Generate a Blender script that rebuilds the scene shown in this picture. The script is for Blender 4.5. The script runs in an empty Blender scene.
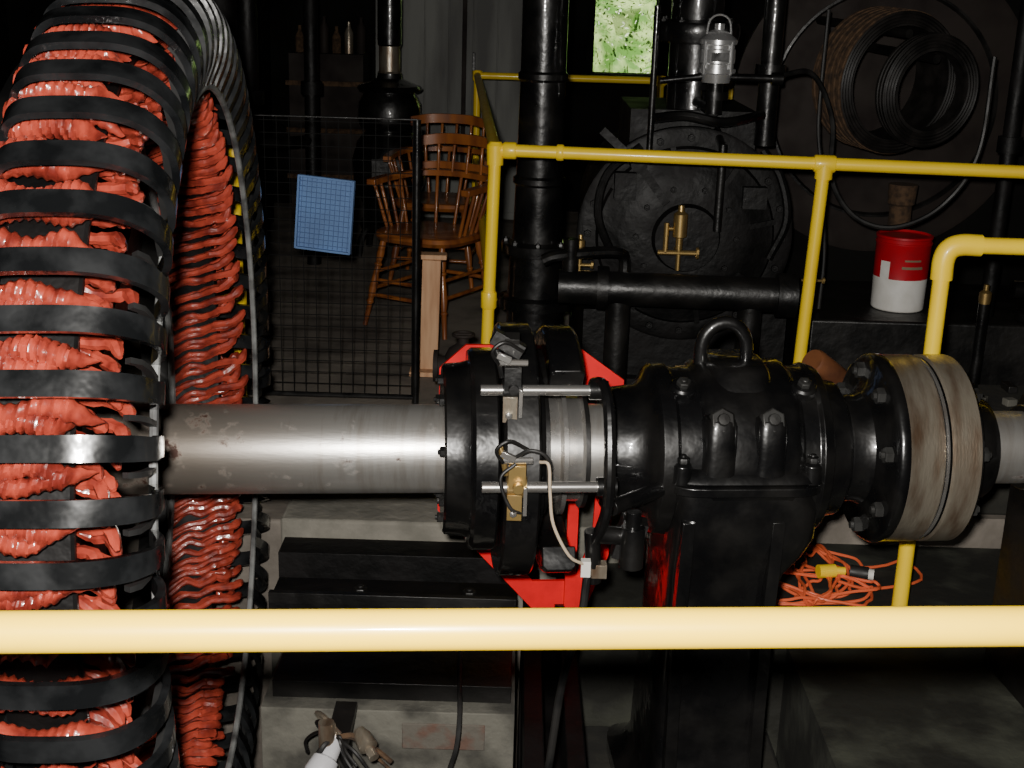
import bpy, bmesh, math, random
from mathutils import Vector, Matrix
random.seed(7)
V=Vector
# ------------------------------------------------------------------ materials
def mat(name, col, rough=.5, metal=0.0, col2=None, nscale=6, lo=.4, hi=.65, bump=0.0, bscale=40, coat=0.0, stretch=None, detail=6, spec=.5, crough=.12):
    m=bpy.data.materials.new(name); m.use_nodes=True
    nt=m.node_tree; N=nt.nodes; L=nt.links
    b=N['Principled BSDF']
    b.inputs['Base Color'].default_value=(*col,1)
    b.inputs['Roughness'].default_value=rough
    b.inputs['Metallic'].default_value=metal
    b.inputs['Coat Weight'].default_value=coat
    b.inputs['Coat Roughness'].default_value=crough
    b.inputs['Specular IOR Level'].default_value=spec
    tc=N.new('ShaderNodeTexCoord'); mp=N.new('ShaderNodeMapping')
    L.new(tc.outputs['Object'],mp.inputs['Vector'])
    if stretch: mp.inputs['Scale'].default_value=stretch
    if col2 is not None:
        n=N.new('ShaderNodeTexNoise'); n.inputs['Scale'].default_value=nscale; n.inputs['Detail'].default_value=detail
        L.new(mp.outputs['Vector'],n.inputs['Vector'])
        r=N.new('ShaderNodeMapRange'); r.inputs['From Min'].default_value=lo; r.inputs['From Max'].default_value=hi
        L.new(n.outputs['Fac'],r.inputs['Value'])
        mx=N.new('ShaderNodeMix'); mx.data_type='RGBA'
        mx.inputs[6].default_value=(*col,1); mx.inputs[7].default_value=(*col2,1)
        L.new(r.outputs['Result'],mx.inputs[0]); L.new(mx.outputs[2],b.inputs['Base Color'])
        r2=N.new('ShaderNodeMapRange'); r2.inputs['To Min'].default_value=rough; r2.inputs['To Max'].default_value=min(1,rough+.15)
        L.new(r.outputs['Result'],r2.inputs['Value']); L.new(r2.outputs['Result'],b.inputs['Roughness'])
    if bump>0:
        n2=N.new('ShaderNodeTexNoise'); n2.inputs['Scale'].default_value=bscale; n2.inputs['Detail'].default_value=3
        L.new(mp.outputs['Vector'],n2.inputs['Vector'])
        bp=N.new('ShaderNodeBump'); bp.inputs['Strength'].default_value=bump; bp.inputs['Distance'].default_value=.01
        L.new(n2.outputs['Fac'],bp.inputs['Height']); L.new(bp.outputs['Normal'],b.inputs['Normal'])
        L.new(bp.outputs['Normal'],b.inputs['Coat Normal'])
    return m
BLACK=mat('black_enamel',(.0035,.0035,.0038),.27,0,(.007,.0065,.006),10,bump=.28,bscale=17,coat=1.0,crough=.07)
BLACKM=mat('black_grimy',(.004,.004,.004),.38,0,(.010,.009,.008),7,bump=.3,bscale=26)
ENG=mat('engine_casting',(.002,.002,.002),.5,0,(.005,.004,.004),7,bump=.4,bscale=24,spec=.28)
NUT=mat('nut_steel',(.05,.05,.048),.35,.4,(.015,.014,.013),20)
STRAP=mat('strap_black',(.005,.0055,.006),.24,0,(.016,.017,.018),14,bump=.3,bscale=14,coat=1.0,crough=.10)
FIN=mat('fin_grey',(.02,.02,.02),.5,.1,(.008,.008,.008),20)
RIM=mat('rim_grey',(.22,.225,.22),.5,.1,(.05,.05,.05),15)
RED=mat('coil_red',(.40,.058,.034),.26,0,(.15,.017,.011),24,bump=.22,bscale=55,coat=1.0,crough=.10)
SAFERED=mat('safety_red',(.72,.005,.009),.55,0,(.55,.005,.008),12,spec=.3)
STEELB=mat('bright_steel',(.66,.64,.61),.24,.9,(.3,.25,.2),20,.5,.8)
STEELR=mat('worn_steel',(.42,.37,.29),.28,.75,(.17,.11,.07),8,.40,.70,bump=.12,bscale=50,stretch=(4,1,1))
BRASS=mat('brass',(.55,.38,.14),.32,.85,(.3,.2,.08),20)
YEL=mat('yellow_paint',(.95,.66,.018),.36,0,(.86,.56,.018),10,.45,.8,coat=.2)
YELF=mat('yellow_paint_flash_dimmed',(.80,.53,.010),.36,0,(.74,.48,.010),10,.45,.8,coat=.2)  # same yellow paint, colour darkened on the front rail to offset flash overexposure
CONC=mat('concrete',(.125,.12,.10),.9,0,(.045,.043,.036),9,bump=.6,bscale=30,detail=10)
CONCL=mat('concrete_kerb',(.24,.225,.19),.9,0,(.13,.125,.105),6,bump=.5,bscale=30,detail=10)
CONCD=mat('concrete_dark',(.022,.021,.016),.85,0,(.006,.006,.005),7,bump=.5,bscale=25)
MOSS=mat('grimy_floor',(.010,.010,.007),.8,0,(.045,.048,.034),5,.48,.70,bump=.5,bscale=25,detail=10)
BRICK=mat('brick_stain',(.10,.058,.043),.9,0,(.10,.09,.075),14,.40,.52,bump=.5)
FLOOR=mat('floor_planks',(.25,.22,.185),.7,0,(.11,.095,.08),4,bump=.3)
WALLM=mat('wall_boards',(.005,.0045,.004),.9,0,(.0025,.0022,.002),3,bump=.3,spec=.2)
GREYP=mat('grey_paint',(.20,.205,.19),.7,0,(.12,.12,.115),2,bump=.1,stretch=(3,1,.5))
WOOD=mat('oak_varnish',(.36,.12,.028),.28,0,(.16,.045,.014),12,stretch=(1,1,.2),coat=.5)
PINE=mat('pine',(.60,.36,.20),.6,0,(.48,.26,.14),12,stretch=(3,3,.4))
BROWN=mat('brown_board',(.022,.016,.013),.7,0,(.013,.009,.008),5,spec=.3)
BLUE=mat('blue_plastic',(.13,.24,.48),.5,0,(.11,.19,.38),8)
BLUED=mat('blue_line',(.08,.14,.30),.6)
RUB=mat('rubber',(.007,.007,.007),.45,0,(.015,.014,.013),20)
BELT=mat('belt_rubber',(.006,.0055,.005),.5,0,(.013,.011,.010),14,spec=.35)
ORANGE=mat('orange_cable',(.74,.13,.05),.45)
WHITE=mat('off_white',(.75,.74,.70),.5,0,(.6,.58,.53),10)
CANR=mat('can_red',(.50,.008,.02),.35,0,(.36,.006,.015),10)
BEIGE=mat('beige_paper',(.26,.21,.13),.8,0,(.18,.145,.09),6)
TAN=mat('tan_burlap',(.09,.05,.024),.9,0,(.03,.018,.011),40)
CORD=mat('lead_tan',(.45,.36,.26),.7)
CHROME=mat('chrome',(.78,.78,.78),.25,.8)
MESHW=mat('mesh_wire',(.012,.012,.012),.5,.4)
GLASSY=mat('bulb_grey',(.6,.6,.62),.15,.2)
def shaft_mat():
    m=bpy.data.materials.new('turned_steel');m.use_nodes=True;nt=m.node_tree;N=nt.nodes;L=nt.links;b=N['Principled BSDF']
    tc=N.new('ShaderNodeTexCoord');sx=N.new('ShaderNodeSeparateXYZ');L.new(tc.outputs['Object'],sx.inputs[0])
    def noise(sc,stretch,det=7):
        mp=N.new('ShaderNodeMapping');mp.inputs['Scale'].default_value=stretch;L.new(tc.outputs['Object'],mp.inputs['Vector'])
        n=N.new('ShaderNodeTexNoise');n.inputs['Scale'].default_value=sc;n.inputs['Detail'].default_value=det;n.inputs['Roughness'].default_value=.65;L.new(mp.outputs['Vector'],n.inputs['Vector']);return n.outputs['Fac']
    def mth(op,a,c):
        k=N.new('ShaderNodeMath');k.operation=op
        for i,q in enumerate((a,c)):
            if isinstance(q,(int,float)):k.inputs[i].default_value=q
            else:L.new(q,k.inputs[i])
        return k.outputs[0]
    def mr(v,a,c,d=0,e=1):
        k=N.new('ShaderNodeMapRange')
        for nme,q in(('From Min',a),('From Max',c),('To Min',d),('To Max',e)):k.inputs[nme].default_value=q
        L.new(v,k.inputs['Value']);return k.outputs['Result']
    left=mr(sx.outputs[0],-.75,-1.08,0,.11)
    f=mth('ADD',noise(17,(1,1,1)),left)
    rust=mr(f,.62,.72)
    tone=mr(sx.outputs[0],-.66,-1.0,0,.65)
    streak=mth('MAXIMUM',mr(noise(5,(8,1,1),4),.42,.66,0,.4),tone)
    mx=N.new('ShaderNodeMix');mx.data_type='RGBA';mx.inputs[6].default_value=(.70,.68,.64,1);mx.inputs[7].default_value=(.33,.25,.18,1);L.new(streak,mx.inputs[0])
    m2=N.new('ShaderNodeMix');m2.data_type='RGBA';m2.inputs[7].default_value=(.055,.022,.014,1);L.new(mx.outputs[2],m2.inputs[6]);L.new(rust,m2.inputs[0])
    L.new(m2.outputs[2],b.inputs['Base Color'])
    L.new(mr(rust,0,1,.34,.50),b.inputs['Roughness']);L.new(mr(rust,0,1,.86,.3),b.inputs['Metallic'])
    n3=noise(90,(.15,1,1),3);bp=N.new('ShaderNodeBump');bp.inputs['Strength'].default_value=.08;bp.inputs['Distance'].default_value=.004;L.new(n3,bp.inputs['Height']);L.new(bp.outputs['Normal'],b.inputs['Normal'])
    return m
STEEL=shaft_mat()

# ------------------------------------------------------------------ mesh builder
class MB:
    def __init__(s): s.v=[];s.f=[];s.m=[];s.mats=[]
    def mi(s,m):
        if m not in s.mats: s.mats.append(m)
        return s.mats.index(m)
    def add(s,vs,fs,m):
        o=len(s.v); s.v+= [tuple(x) for x in vs]; k=s.mi(m)
        for f in fs: s.f.append([i+o for i in f]); s.m.append(k)
    def box(s,c,size,m,R=None):
        c=V(c);h=V(size)/2;vs=[]
        for x in(-1,1):
            for y in(-1,1):
                for z in(-1,1):
                    p=V((x*h.x,y*h.y,z*h.z))
                    if R is not None:p=R@p
                    vs.append(c+p)
        s.add(vs,[(0,1,3,2),(4,6,7,5),(0,4,5,1),(2,3,7,6),(0,2,6,4),(1,5,7,3)],m)
    def b2(s,lo,hi,m):
        lo=V(lo);hi=V(hi); s.box((lo+hi)/2,hi-lo,m)
    def lathe(s,o,d,prof,m,n=48,a0=0,a1=None,ref=None):
        o=V(o);d=V(d).normalized()
        up=V(ref) if ref is not None else (V((0,0,1)) if abs(d.z)<.9 else V((1,0,0)))
        e1=(up-d*up.dot(d)).normalized(); e2=d.cross(e1)
        full=a1 is None
        cnt=n if full else n+1
        rings=[]
        for p in prof:
            t,r=p[0],p[1]; vs=[]
            for i in range(cnt):
                a=a0+(2*math.pi if full else (a1-a0))*i/n
                vs.append(o+d*t+(e1*math.cos(a)+e2*math.sin(a))*max(r,1e-5))
            rings.append(vs)
        for k in range(len(prof)-1):
            mm=prof[k+1][2] if len(prof[k+1])>2 else m
            vs=rings[k]+rings[k+1]; fs=[]
            for i in range(n):
                j=(i+1)%cnt
                fs.append((i,j,cnt+j,cnt+i))
            s.add(vs,fs,mm)
        if not full:
            for idx in (0,n):
                vs=[r[idx] for r in rings]; s.add(vs,[tuple(range(len(vs)))],m)
    def cyl(s,p0,p1,r,m,n=20,r1=None):
        p0=V(p0);p1=V(p1);L=(p1-p0).length
        if r1 is None:r1=r
        s.lathe(p0,p1-p0,[(0,0),(0,r),(L,r1),(L,0)],m,n)
    def tube(s,pts,r,m,n=8,closed=False,flat=1.0,nrm=None):
        P=[V(p) for p in pts];K=len(P)
        rs=r if isinstance(r,(list,tuple)) else [r]*K
        T=[]
        for i in range(K):
            if closed: t=P[(i+1)%K]-P[i-1]
            else: t=P[min(i+1,K-1)]-P[max(i-1,0)]
            T.append(t.normalized() if t.length>1e-9 else V((0,0,1)))
        ref=V(nrm) if nrm is not None else (V((0,0,1)) if abs(T[0].z)<.9 else V((1,0,0)))
        e=(ref-T[0]*ref.dot(T[0])).normalized(); vs=[]
        for i in range(K):
            e=(e-T[i]*e.dot(T[i])).normalized(); f=T[i].cross(e)
            for j in range(n):
                a=2*math.pi*j/n
                vs.append(P[i]+(e*math.cos(a)*flat+f*math.sin(a))*rs[i])
        fs=[]
        for i in range(K if closed else K-1):
            i2=(i+1)%K
            for j in range(n):
                j2=(j+1)%n
                fs.append((i*n+j,i*n+j2,i2*n+j2,i2*n+j))
        if not closed:
            fs.append(tuple(range(n-1,-1,-1))); fs.append(tuple((K-1)*n+j for j in range(n)))
        s.add(vs,fs,m)
    def torus(s,c,ax,R,r,m,n=40,k=10,flat=1.0):
        c=V(c);d=V(ax).normalized();up=V((0,0,1)) if abs(d.z)<.9 else V((1,0,0))
        e1=(up-d*up.dot(d)).normalized();e2=d.cross(e1)
        s.tube([c+(e1*math.cos(2*math.pi*i/n)+e2*math.sin(2*math.pi*i/n))*R for i in range(n)],r,m,k,True,flat,nrm=d)
    def bar(s,pts,wd,widths,th,m):
        P=[V(p) for p in pts];wd=V(wd).normalized();vs=[];K=len(P)
        for i in range(K):
            t=(P[min(i+1,K-1)]-P[max(i-1,0)]).normalized(); nn=t.cross(wd).normalized()
            w=widths[i]/2 if isinstance(widths,(list,tuple)) else widths/2
            for a,b in((-1,-1),(-1,1),(1,1),(1,-1)): vs.append(P[i]+wd*a*w+nn*b*th/2)
        fs=[]
        for i in range(K-1):
            for j in range(4):
                j2=(j+1)%4; fs.append((i*4+j,i*4+j2,i*4+4+j2,i*4+4+j))
        fs.append((3,2,1,0)); fs.append(tuple(4*(K-1)+j for j in range(4)))
        s.add(vs,fs,m)
    def hexb(s,p,d,r,h,m): 
        p=V(p);d=V(d).normalized(); s.lathe(p,d,[(0,0),(0,r),(h*.85,r),(h,r*.88),(h,0)],m,6)
        s.lathe(p,d,[(h,0),(h,r*.5),(h*1.4,r*.45),(h*1.45,0)],m,10)
    def obj(s,name,bevel=0,ang=35,sub=0):
        vs=[V(x) for x in s.v]
        lo=V((min(p[i] for p in vs) for i in range(3)));hi=V((max(p[i] for p in vs) for i in range(3)))
        c=(lo+hi)/2
        me=bpy.data.meshes.new(name); me.from_pydata([p-c for p in vs],[],s.f)
        for m in s.mats: me.materials.append(m)
        for p,k in zip(me.polygons,s.m): p.material_index=k
        bm=bmesh.new();bm.from_mesh(me)
        bmesh.ops.remove_doubles(bm,verts=bm.verts,dist=1e-5)
        bmesh.ops.recalc_face_normals(bm,faces=bm.faces);bm.to_mesh(me);bm.free()
        me.shade_smooth(); me.set_sharp_from_angle(angle=math.radians(ang))
        o=bpy.data.objects.new(name,me);o.location=c;bpy.context.scene.collection.objects.link(o)
        if bevel:
            b=o.modifiers.new('bevel','BEVEL');b.width=bevel;b.segments=2;b.limit_method='ANGLE';b.angle_limit=math.radians(40)
        return o
def cr(pts,n=6):
    P=[V(p) for p in pts];Q=[P[0]*2-P[1]]+P+[P[-1]*2-P[-2]];out=[]
    for i in range(1,len(Q)-2):
        for k in range(n):
            t=k/n;a,b,c,d=Q[i-1:i+3]
            out.append(.5*((2*b)+(c-a)*t+(2*a-5*b+4*c-d)*t*t+(3*b-a-3*c+d)*t**3))
    out.append(P[-1]);return out
K=V((0,0,1))
CAMZ=1.55
# ------------------------------------------------------------------ machine frame
O=V((0,2.773,.55));A=V((.9955,.0948,0)).normalized();B=V((-.0948,.9955,0)).normalized()
def M(s,b,z): return O+A*s+B*b+K*z
RZ=Matrix.Rotation(math.atan2(.0948,.9955),3,'Z')

# ---------- alternator rotor ring
m=MB()
NS=67; PH=-.25
for i in range(NS):
    ph=2*math.pi*(i+PH)/NS
    er=-B*math.cos(ph)+K*math.sin(ph); et=B*math.sin(ph)+K*math.cos(ph)
    prof=[(-.885,.80),(-.89,.90),(-.885,.955),(-.868,.985),(-.835,1.0),(-.76,1.004),(-.715,1.0),(-.676,.985),(-.645,.955),(-.626,.91),(-.628,.85),(-.65,.79)]
    j=random.uniform(-.004,.004); tw=random.uniform(-.05,.05)
    rawp=[(p.x,p.y) for p in cr([(a,r,0) for a,r in prof],4)]
    pts=[O+A*a+er*r+et*(j if r>.9 else 0) for a,r in rawp]
    n=len(pts)
    w=[.040-.012*max(0,(q/(n-1)-.70)/.30) for q in range(n)]
    m.bar(pts,(et+er*tw),w,.013,STRAP)
    ph2=2*math.pi*(i+PH+.5)/NS
    er2=-B*math.cos(ph2)+K*math.sin(ph2); et2=B*math.sin(ph2)+K*math.cos(ph2)
    pts=[O+A*a+er2*r for a,r in[(-.665,.93),(-.652,.915),(-.647,.87),(-.651,.79)]]
    m.bar(pts,et2,.009,.014,FIN)
m.torus(M(-.65,0,0),A,.785,.0075,RIM,160,8)
m.torus(M(-.885,0,0),A,.80,.012,RIM,120,8)
m.lathe(O,A,[(-.88,.85),(-.88,.875),(-.76,.875),(-.755,.87),(-.755,.86),(-.76,.85),(-.88,.85)],ENG,120)
m.lathe(O,A,[(-.96,.78),(-.96,.86),(-.89,.88),(-.89,.78),(-.96,.78)],BLACKM,96)
m.lathe(O,A,[(-1.02,.101),(-1.02,.20),(-.99,.22),(-.93,.22),(-.90,.20),(-.90,.101)],BLACKM,48)
for i in range(6):
    a=math.pi/6+i*math.pi/3
    er=-B*math.cos(a)+K*math.sin(a); et=B*math.sin(a)+K*math.cos(a)
    m.bar([O-A*.945+er*.19,O-A*.945+er*.5,O-A*.945+er*.80],et,[.14,.10,.13],.045,BLACKM)
for i in range(NS):
    for q,(dr,rr,hw) in enumerate([(.37,.930,.0175),(.62,.938,.0185)]):
        ph0=2*math.pi*(i+PH+dr)/NS
        end=-.715+random.uniform(-.035,.012)
        nseg=52; vs=[];kk=12
        pitch=random.uniform(.013,.018); p0=random.random()*6; sk=random.choice((-1,1))*random.uniform(.5,1.6); am=random.uniform(.08,.15)
        for a_i in range(nseg+1):
            t=a_i/nseg; a=-.895+(end+.895)*t
            tap=1.0 if t<.74 else max(.10,1-((t-.74)/.26)**1.5*.9)
            tap*=1+.10*math.sin(t*7+p0)
            off=.007*math.sin(t*9+p0)+ (.018*max(0,t-.75)/.25*(1 if q==0 else -.6))
            for c in range(kk):
                th=2*math.pi*c/kk
                rid=1+am*math.sin(2*math.pi*a/pitch+sk*math.sin(th)*2.0+p0)
                x=math.cos(th)*hw*tap*rid; y=math.sin(th)*.022*tap*rid
                rad=rr+y-(.03*max(0,t-.8)/.2); ang=ph0+(off+x)/rr
                vs.append(O+A*(a+.004*math.cos(th))+(-B*math.cos(ang)+K*math.sin(ang))*rad)
        fs=[(u*kk+c,u*kk+(c+1)%kk,(u+1)*kk+(c+1)%kk,(u+1)*kk+c) for u in range(nseg) for c in range(kk)]
        fs.append(tuple(range(kk)));fs.append(tuple(nseg*kk+c for c in range(kk)))
        m.add(vs,fs,RED)
NI=140
for i in range(NI):
    for row in range(2):
        ph0=2*math.pi*(i+.5*row+random.uniform(-.15,.15))/NI; e=random.uniform(-.026,.010); w=random.uniform(.3,1.3); dz=random.uniform(-.01,.01)
        rr=.806+.030*row
        raw=[(-.905,-.07,rr+.01),(-.87,-.05,rr),(-.83,-.022*w,rr-.006),(-.79,-.016,rr+dz*.3),(-.755,.006*w,rr-.008),(-.725+e,.010,rr-.004),(-.70+e,.026*w,rr+.004),(-.685+e,.045,rr+.022)]
        pts=[]
        for a,dp,r in [(p.x,p.y,p.z) for p in cr(raw,3)]:
            ph=ph0-dp; pts.append(O+A*(a-.014*row)+(-B*math.cos(ph)+K*math.sin(ph))*r)
        n=len(pts)
        m.tube(pts,[(.0080+.0055*(k/n)**2)*(1+.12*math.sin(k*2.3+i)) for k in range(n-2)]+[.010,.004],RED,7)
m.obj('alternator_rotor')

# ---------- shaft
m=MB()
m.lathe(O,A,[(-1.25,0),(-1.25,.095),(-1.24,.10),(-.2,.10),(.05,.10),(.05,.101),(.22,.101),(.22,.10),(1.1,.10),(1.1,.085),(1.9,.085),(1.9,0)],STEEL,72)
m.obj('drive_shaft')

# ---------- slip ring assembly
m=MB()
m.lathe(O,A,[(-.155,.101),(-.155,.185),(-.15,.192),(-.115,.195),(-.10,.20),(-.098,.222),(-.09,.228),(-.045,.228),(-.04,.222),(-.04,.101)],BLACK,72)
m.lathe(O,A,[(-.035,.101),(-.035,.278),(-.03,.285),(.035,.285),(.04,.279),(.04,.20),(.06,.19),(.06,.101)],BLACK,80)
for k in range(8):
    a=k*math.pi/4+.3
    m.hexb(M(-.155,0,0)+(-B*math.cos(a)+K*math.sin(a))*.155,-A,.012,.01,BLACKM)
m.lathe(O,A,[(.062,.102),(.062,.15),(.075,.15),(.075,.125),(.10,.125,STEELB),(.105,.15,STEELB),(.115,.15,STEELB),(.118,.12),(.15,.12,STEELB),(.155,.135,STEELB),(.165,.135),(.168,.102)],BLACKM,64)
m.obj('slip_ring_assembly')
m=MB()
m.lathe(O,A,[(.065,.225),(.065,.27),(.075,.28),(.13,.28),(.14,.27),(.14,.225),(.065,.225)],BLACK,60,a0=math.radians(-215),a1=math.radians(35),ref=K) 
m.obj('brush_rocker_ring',bevel=.003)

# red guard frame behind the rings
m=MB()
oct_o=[(-.15,.09),(-.15,-.29),(.105,-.575),(.245,-.575),(.30,-.42),(.315,.06),(.19,.15),(-.085,.15)]
cx,cz=.09,-.2
vs=[];n=len(oct_o)
for bb in(.335,.345):
    for k in(1,.78):
        for x,z in oct_o: vs.append(M(cx+(x-cx)*k,bb,cz+(z-cz)*k))
fs=[]
for i in range(n):
    j=(i+1)%n
    fs+=[(i,j,n+j,n+i),(2*n+i,3*n+i,3*n+j,2*n+j),(i,2*n+i,2*n+j,j),(n+i,n+j,3*n+j,3*n+i)]
m.add(vs,fs,SAFERED)
m.bar([M(.20,.33,.10),M(.20,.33,-.565)],A,.028,.012,SAFERED)
m.cyl(M(.18,.34,-.56),M(.18,.34,-.668),.018,BLACKM)
m.obj('red_guard_frame')

# brush holder gear
m=MB()
m.cyl(M(-.085,-.215,.205),M(.155,-.215,.205),.0115,STEELB,16)
m.cyl(M(-.085,-.315,.03),M(.155,-.315,.03),.0115,STEELB,16)
for (s0,b0,z0,mm) in[(-.02,-.215,.205,BLACKM),(-.015,-.315,.03,BRASS)]:
    m.cyl(M(s0-.02,b0,z0),M(s0+.02,b0,z0),.022,mm,20)
    m.box(M(s0,b0-.012,z0+.03),(.035,.03,.05),mm)
    m.box(M(s0-.004,b0-.012,z0-.035),(.03,.028,.055),STEELR if mm is BLACKM else BRASS)
    m.cyl(M(s0+.0,b0-.03,z0+.012),M(s0,b0-.045,z0+.012),.011,mm,12)
    m.cyl(M(s0-.03,b0-.012,z0+.062),M(s0+.03,b0-.012,z0+.062),.007,STEELB,10)
    m.cyl(M(s0-.022,b0-.01,z0+.03),M(s0-.035,b0-.01,z0+.09),.006,mm,8)
    m.tube(cr([M(s0-.03,b0-.02,z0+.06),M(s0-.045,b0-.03,z0+.09),M(s0-.02,b0-.03,z0+.11),M(s0+.02,b0-.01,z0+.085)]),.004,BLACKM,6)
    m.box(M(s0+.01,b0+.03,z0+.0),(.03,.06,.02),mm)
    m.box(M(s0+.016,b0-.028,z0-.02),(.008,.01,.06),STEELB)
    m.box(M(s0-.02,b0-.022,z0+.075),(.03,.012,.012),STEELB,Matrix.Rotation(.4,3,'Y'))
    m.hexb(M(s0-.008,b0-.027,z0-.045),-B,.008,.008,STEELB)
m.box(M(-.02,-.19,.27),(.03,.03,.10),BLACKM,Matrix.Rotation(.3,3,'X'))
m.box(M(-.03,-.20,.30),(.07,.03,.03),BLACKM,Matrix.Rotation(.5,3,'Y'))
m.tube(cr([M(.150,-.20,.215),M(.165,-.23,.222),M(.172,-.28,.19),M(.172,-.325,.10),M(.172,-.33,-.0),M(.165,-.31,-.06),M(.155,-.29,-.10)]),.0125,BLACK,10)
m.cyl(M(.15,-.315,.03),M(.19,-.315,.03),.02,BLACK,16)
m.cyl(M(.14,-.215,.205),M(.18,-.215,.205),.02,BLACK,16)
m.box(M(.235,-.255,-.11),(.055,.05,.09),BLACKM,Matrix.Rotation(.25,3,'Y'))
m.cyl(M(.235,-.29,-.07),M(.235,-.29,-.16),.026,BLACK,16)
m.cyl(M(.235,-.29,-.035),M(.235,-.29,-.07),.016,BLACK,16)
m.cyl(M(.165,-.28,-.09),M(.235,-.27,-.10),.02,BLACK,16)
m.cyl(M(.19,-.27,-.035),M(.32,-.17,-.03),.018,BLACK,14)
m.cyl(M(.15,-.285,-.08),M(.16,-.275,-.20),.017,BLACK,14)
m.box(M(.16,-.28,-.17),(.05,.03,.03),STEELR)
m.tube(cr([M(.03,-.33,.09),M(.045,-.35,.09),M(.05,-.35,.03),M(.06,-.345,-.04),M(.095,-.34,-.11),M(.13,-.32,-.14)]),.0036,CORD,8)
m.tube(cr([M(-.02,-.33,.10),M(.01,-.345,.12),M(.045,-.345,.10),M(.05,-.33,.03)]),.004,RUB,8)
m.tube(cr([M(-.02,-.34,.09),M(-.05,-.345,.06),M(-.03,-.35,.0),M(.0,-.335,-.02)]),.004,RUB,8)
m.box(M(.135,-.315,-.15),(.020,.02,.035),WHITE)
m.tube(cr([M(.14,-.31,-.17),M(.13,-.31,-.28),M(.10,-.30,-.42),M(.08,-.28,-.65)]),.009,RUB,8)
m.obj('brush_holder_gear',bevel=.002)

# ---------- pedestal bearing
m=MB()
m.lathe(O,A,[(.205,.101),(.205,.128),(.21,.138),(.24,.142),(.275,.146),(.295,.16),(.305,.185),(.315,.195),(.345,.197),(.352,.188),(.40,.19),(.41,.203),(.425,.208),(.600,.208),(.615,.20),(.625,.19),(.66,.19),(.668,.198),(.69,.19),(.70,.165),(.72,.158),(.74,.155),(.748,.145),(.748,.101)],BLACK,72)
def loft(lv,e,mt,NN=32):
    vs=[];fs=[]
    for z,s0,s1,b0,b1 in lv:
        c=(s0+s1)/2;h=(s1-s0)/2;cb=(b0+b1)/2;hb=(b1-b0)/2
        for k in range(NN):
            t=2*math.pi*(k+.5)/NN
            x=math.copysign(abs(math.cos(t))**e,math.cos(t));y=math.copysign(abs(math.sin(t))**e,math.sin(t))
            vs.append(M(c+h*x,cb+hb*y,z))
    for i in range(len(lv)-1):
        for k in range(NN):
            j=(k+1)%NN; fs.append((i*NN+k,i*NN+j,(i+1)*NN+j,(i+1)*NN+k))
    fs.append(tuple(range(NN)));fs.append(tuple((len(lv)-1)*NN+k for k in range(NN)))
    m.add(vs,fs,mt)
loft([(-.038,.335,.665,-.212,.212),(-.034,.325,.675,-.222,.222),(-.016,.325,.675,-.222,.222),(-.012,.33,.67,-.216,.216)],.3,BLACK)
loft([(-.010,.33,.67,-.216,.216),(-.006,.325,.675,-.222,.222),(.006,.33,.67,-.216,.216),(.02,.345,.655,-.20,.20)],.3,BLACK)
for sg in(-1,1):
    for s0 in(.435,.545):
        lo_,hi_=(-.215,-.10) if sg<0 else (.10,.215)
        loft([(-.01,s0-.042,s0+.042,lo_,hi_),(.06,s0-.038,s0+.038,lo_*.98,hi_*.98),(.115,s0-.037,s0+.037,lo_*.95,hi_*.95),(.128,s0-.032,s0+.032,lo_*.92,hi_*.92),(.134,s0-.02,s0+.02,lo_*.85,hi_*.85)],.55,BLACK,24)
        m.hexb(M(s0,sg*.172,.120),K*.5+B*sg*.86,.029,.024,NUT)
    for s0 in(.355,.64):
        loft([(-.01,s0-.022,s0+.022,sg*.19-.025,sg*.19+.025),(.03,s0-.02,s0+.02,sg*.19-.022,sg*.19+.022),(.036,s0-.014,s0+.014,sg*.19-.015,sg*.19+.015)],.8,BLACK,16)
        m.hexb(M(s0,sg*.19,.034),K,.015,.014,BLACKM)
loft([(.10,.42,.58,-.16,.16),(.17,.425,.575,-.12,.12),(.205,.43,.57,-.09,.09),(.215,.44,.56,-.075,.075)],.5,BLACK)
for s0,bb in((.365,-.085),(.635,-.085)):
    m.lathe(M(s0,bb,.15),K*.9-B*.4,[(0,.03),(.03,.03),(.036,.024),(.036,0)],BLACK,18)
    m.hexb(M(s0,bb,.15)+(K*.9-B*.4)*.035,K*.9-B*.4,.016,.012,NUT)
pts=[M(.475+.052*math.cos(t),0,.235+.062*math.sin(t)) for t in [math.pi*k/16 for k in range(17)]]
m.tube([M(.527,0,.19)]+pts+[M(.423,0,.19)],.0155,BLACK,12)
lv=[(-.02,.345,.655),(-.08,.345,.675),(-.15,.345,.675),(-.20,.347,.655),(-.25,.35,.62),(-.32,.352,.60),(-.45,.350,.600),(-.62,.345,.605),(-.80,.34,.61),(-.84,.32,.63),(-.86,.29,.66),(-.898,.29,.66)]
bw=[.20,.205,.20,.185,.17,.165,.165,.17,.175,.20,.24,.24]
loft([(z,a,b_,-w,w) for (z,a,b_),w in zip(lv,bw)],.28,BLACK)
for s0 in(.375,.575):
    m.bar([M(s0,-.19,-.10),M(s0,-.185,-.22),M(s0,-.172,-.34),M(s0,-.175,-.6),M(s0,-.19,-.84)],A,.028,.03,BLACK)
m.obj('pedestal_bearing',bevel=.003,ang=40)

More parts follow.
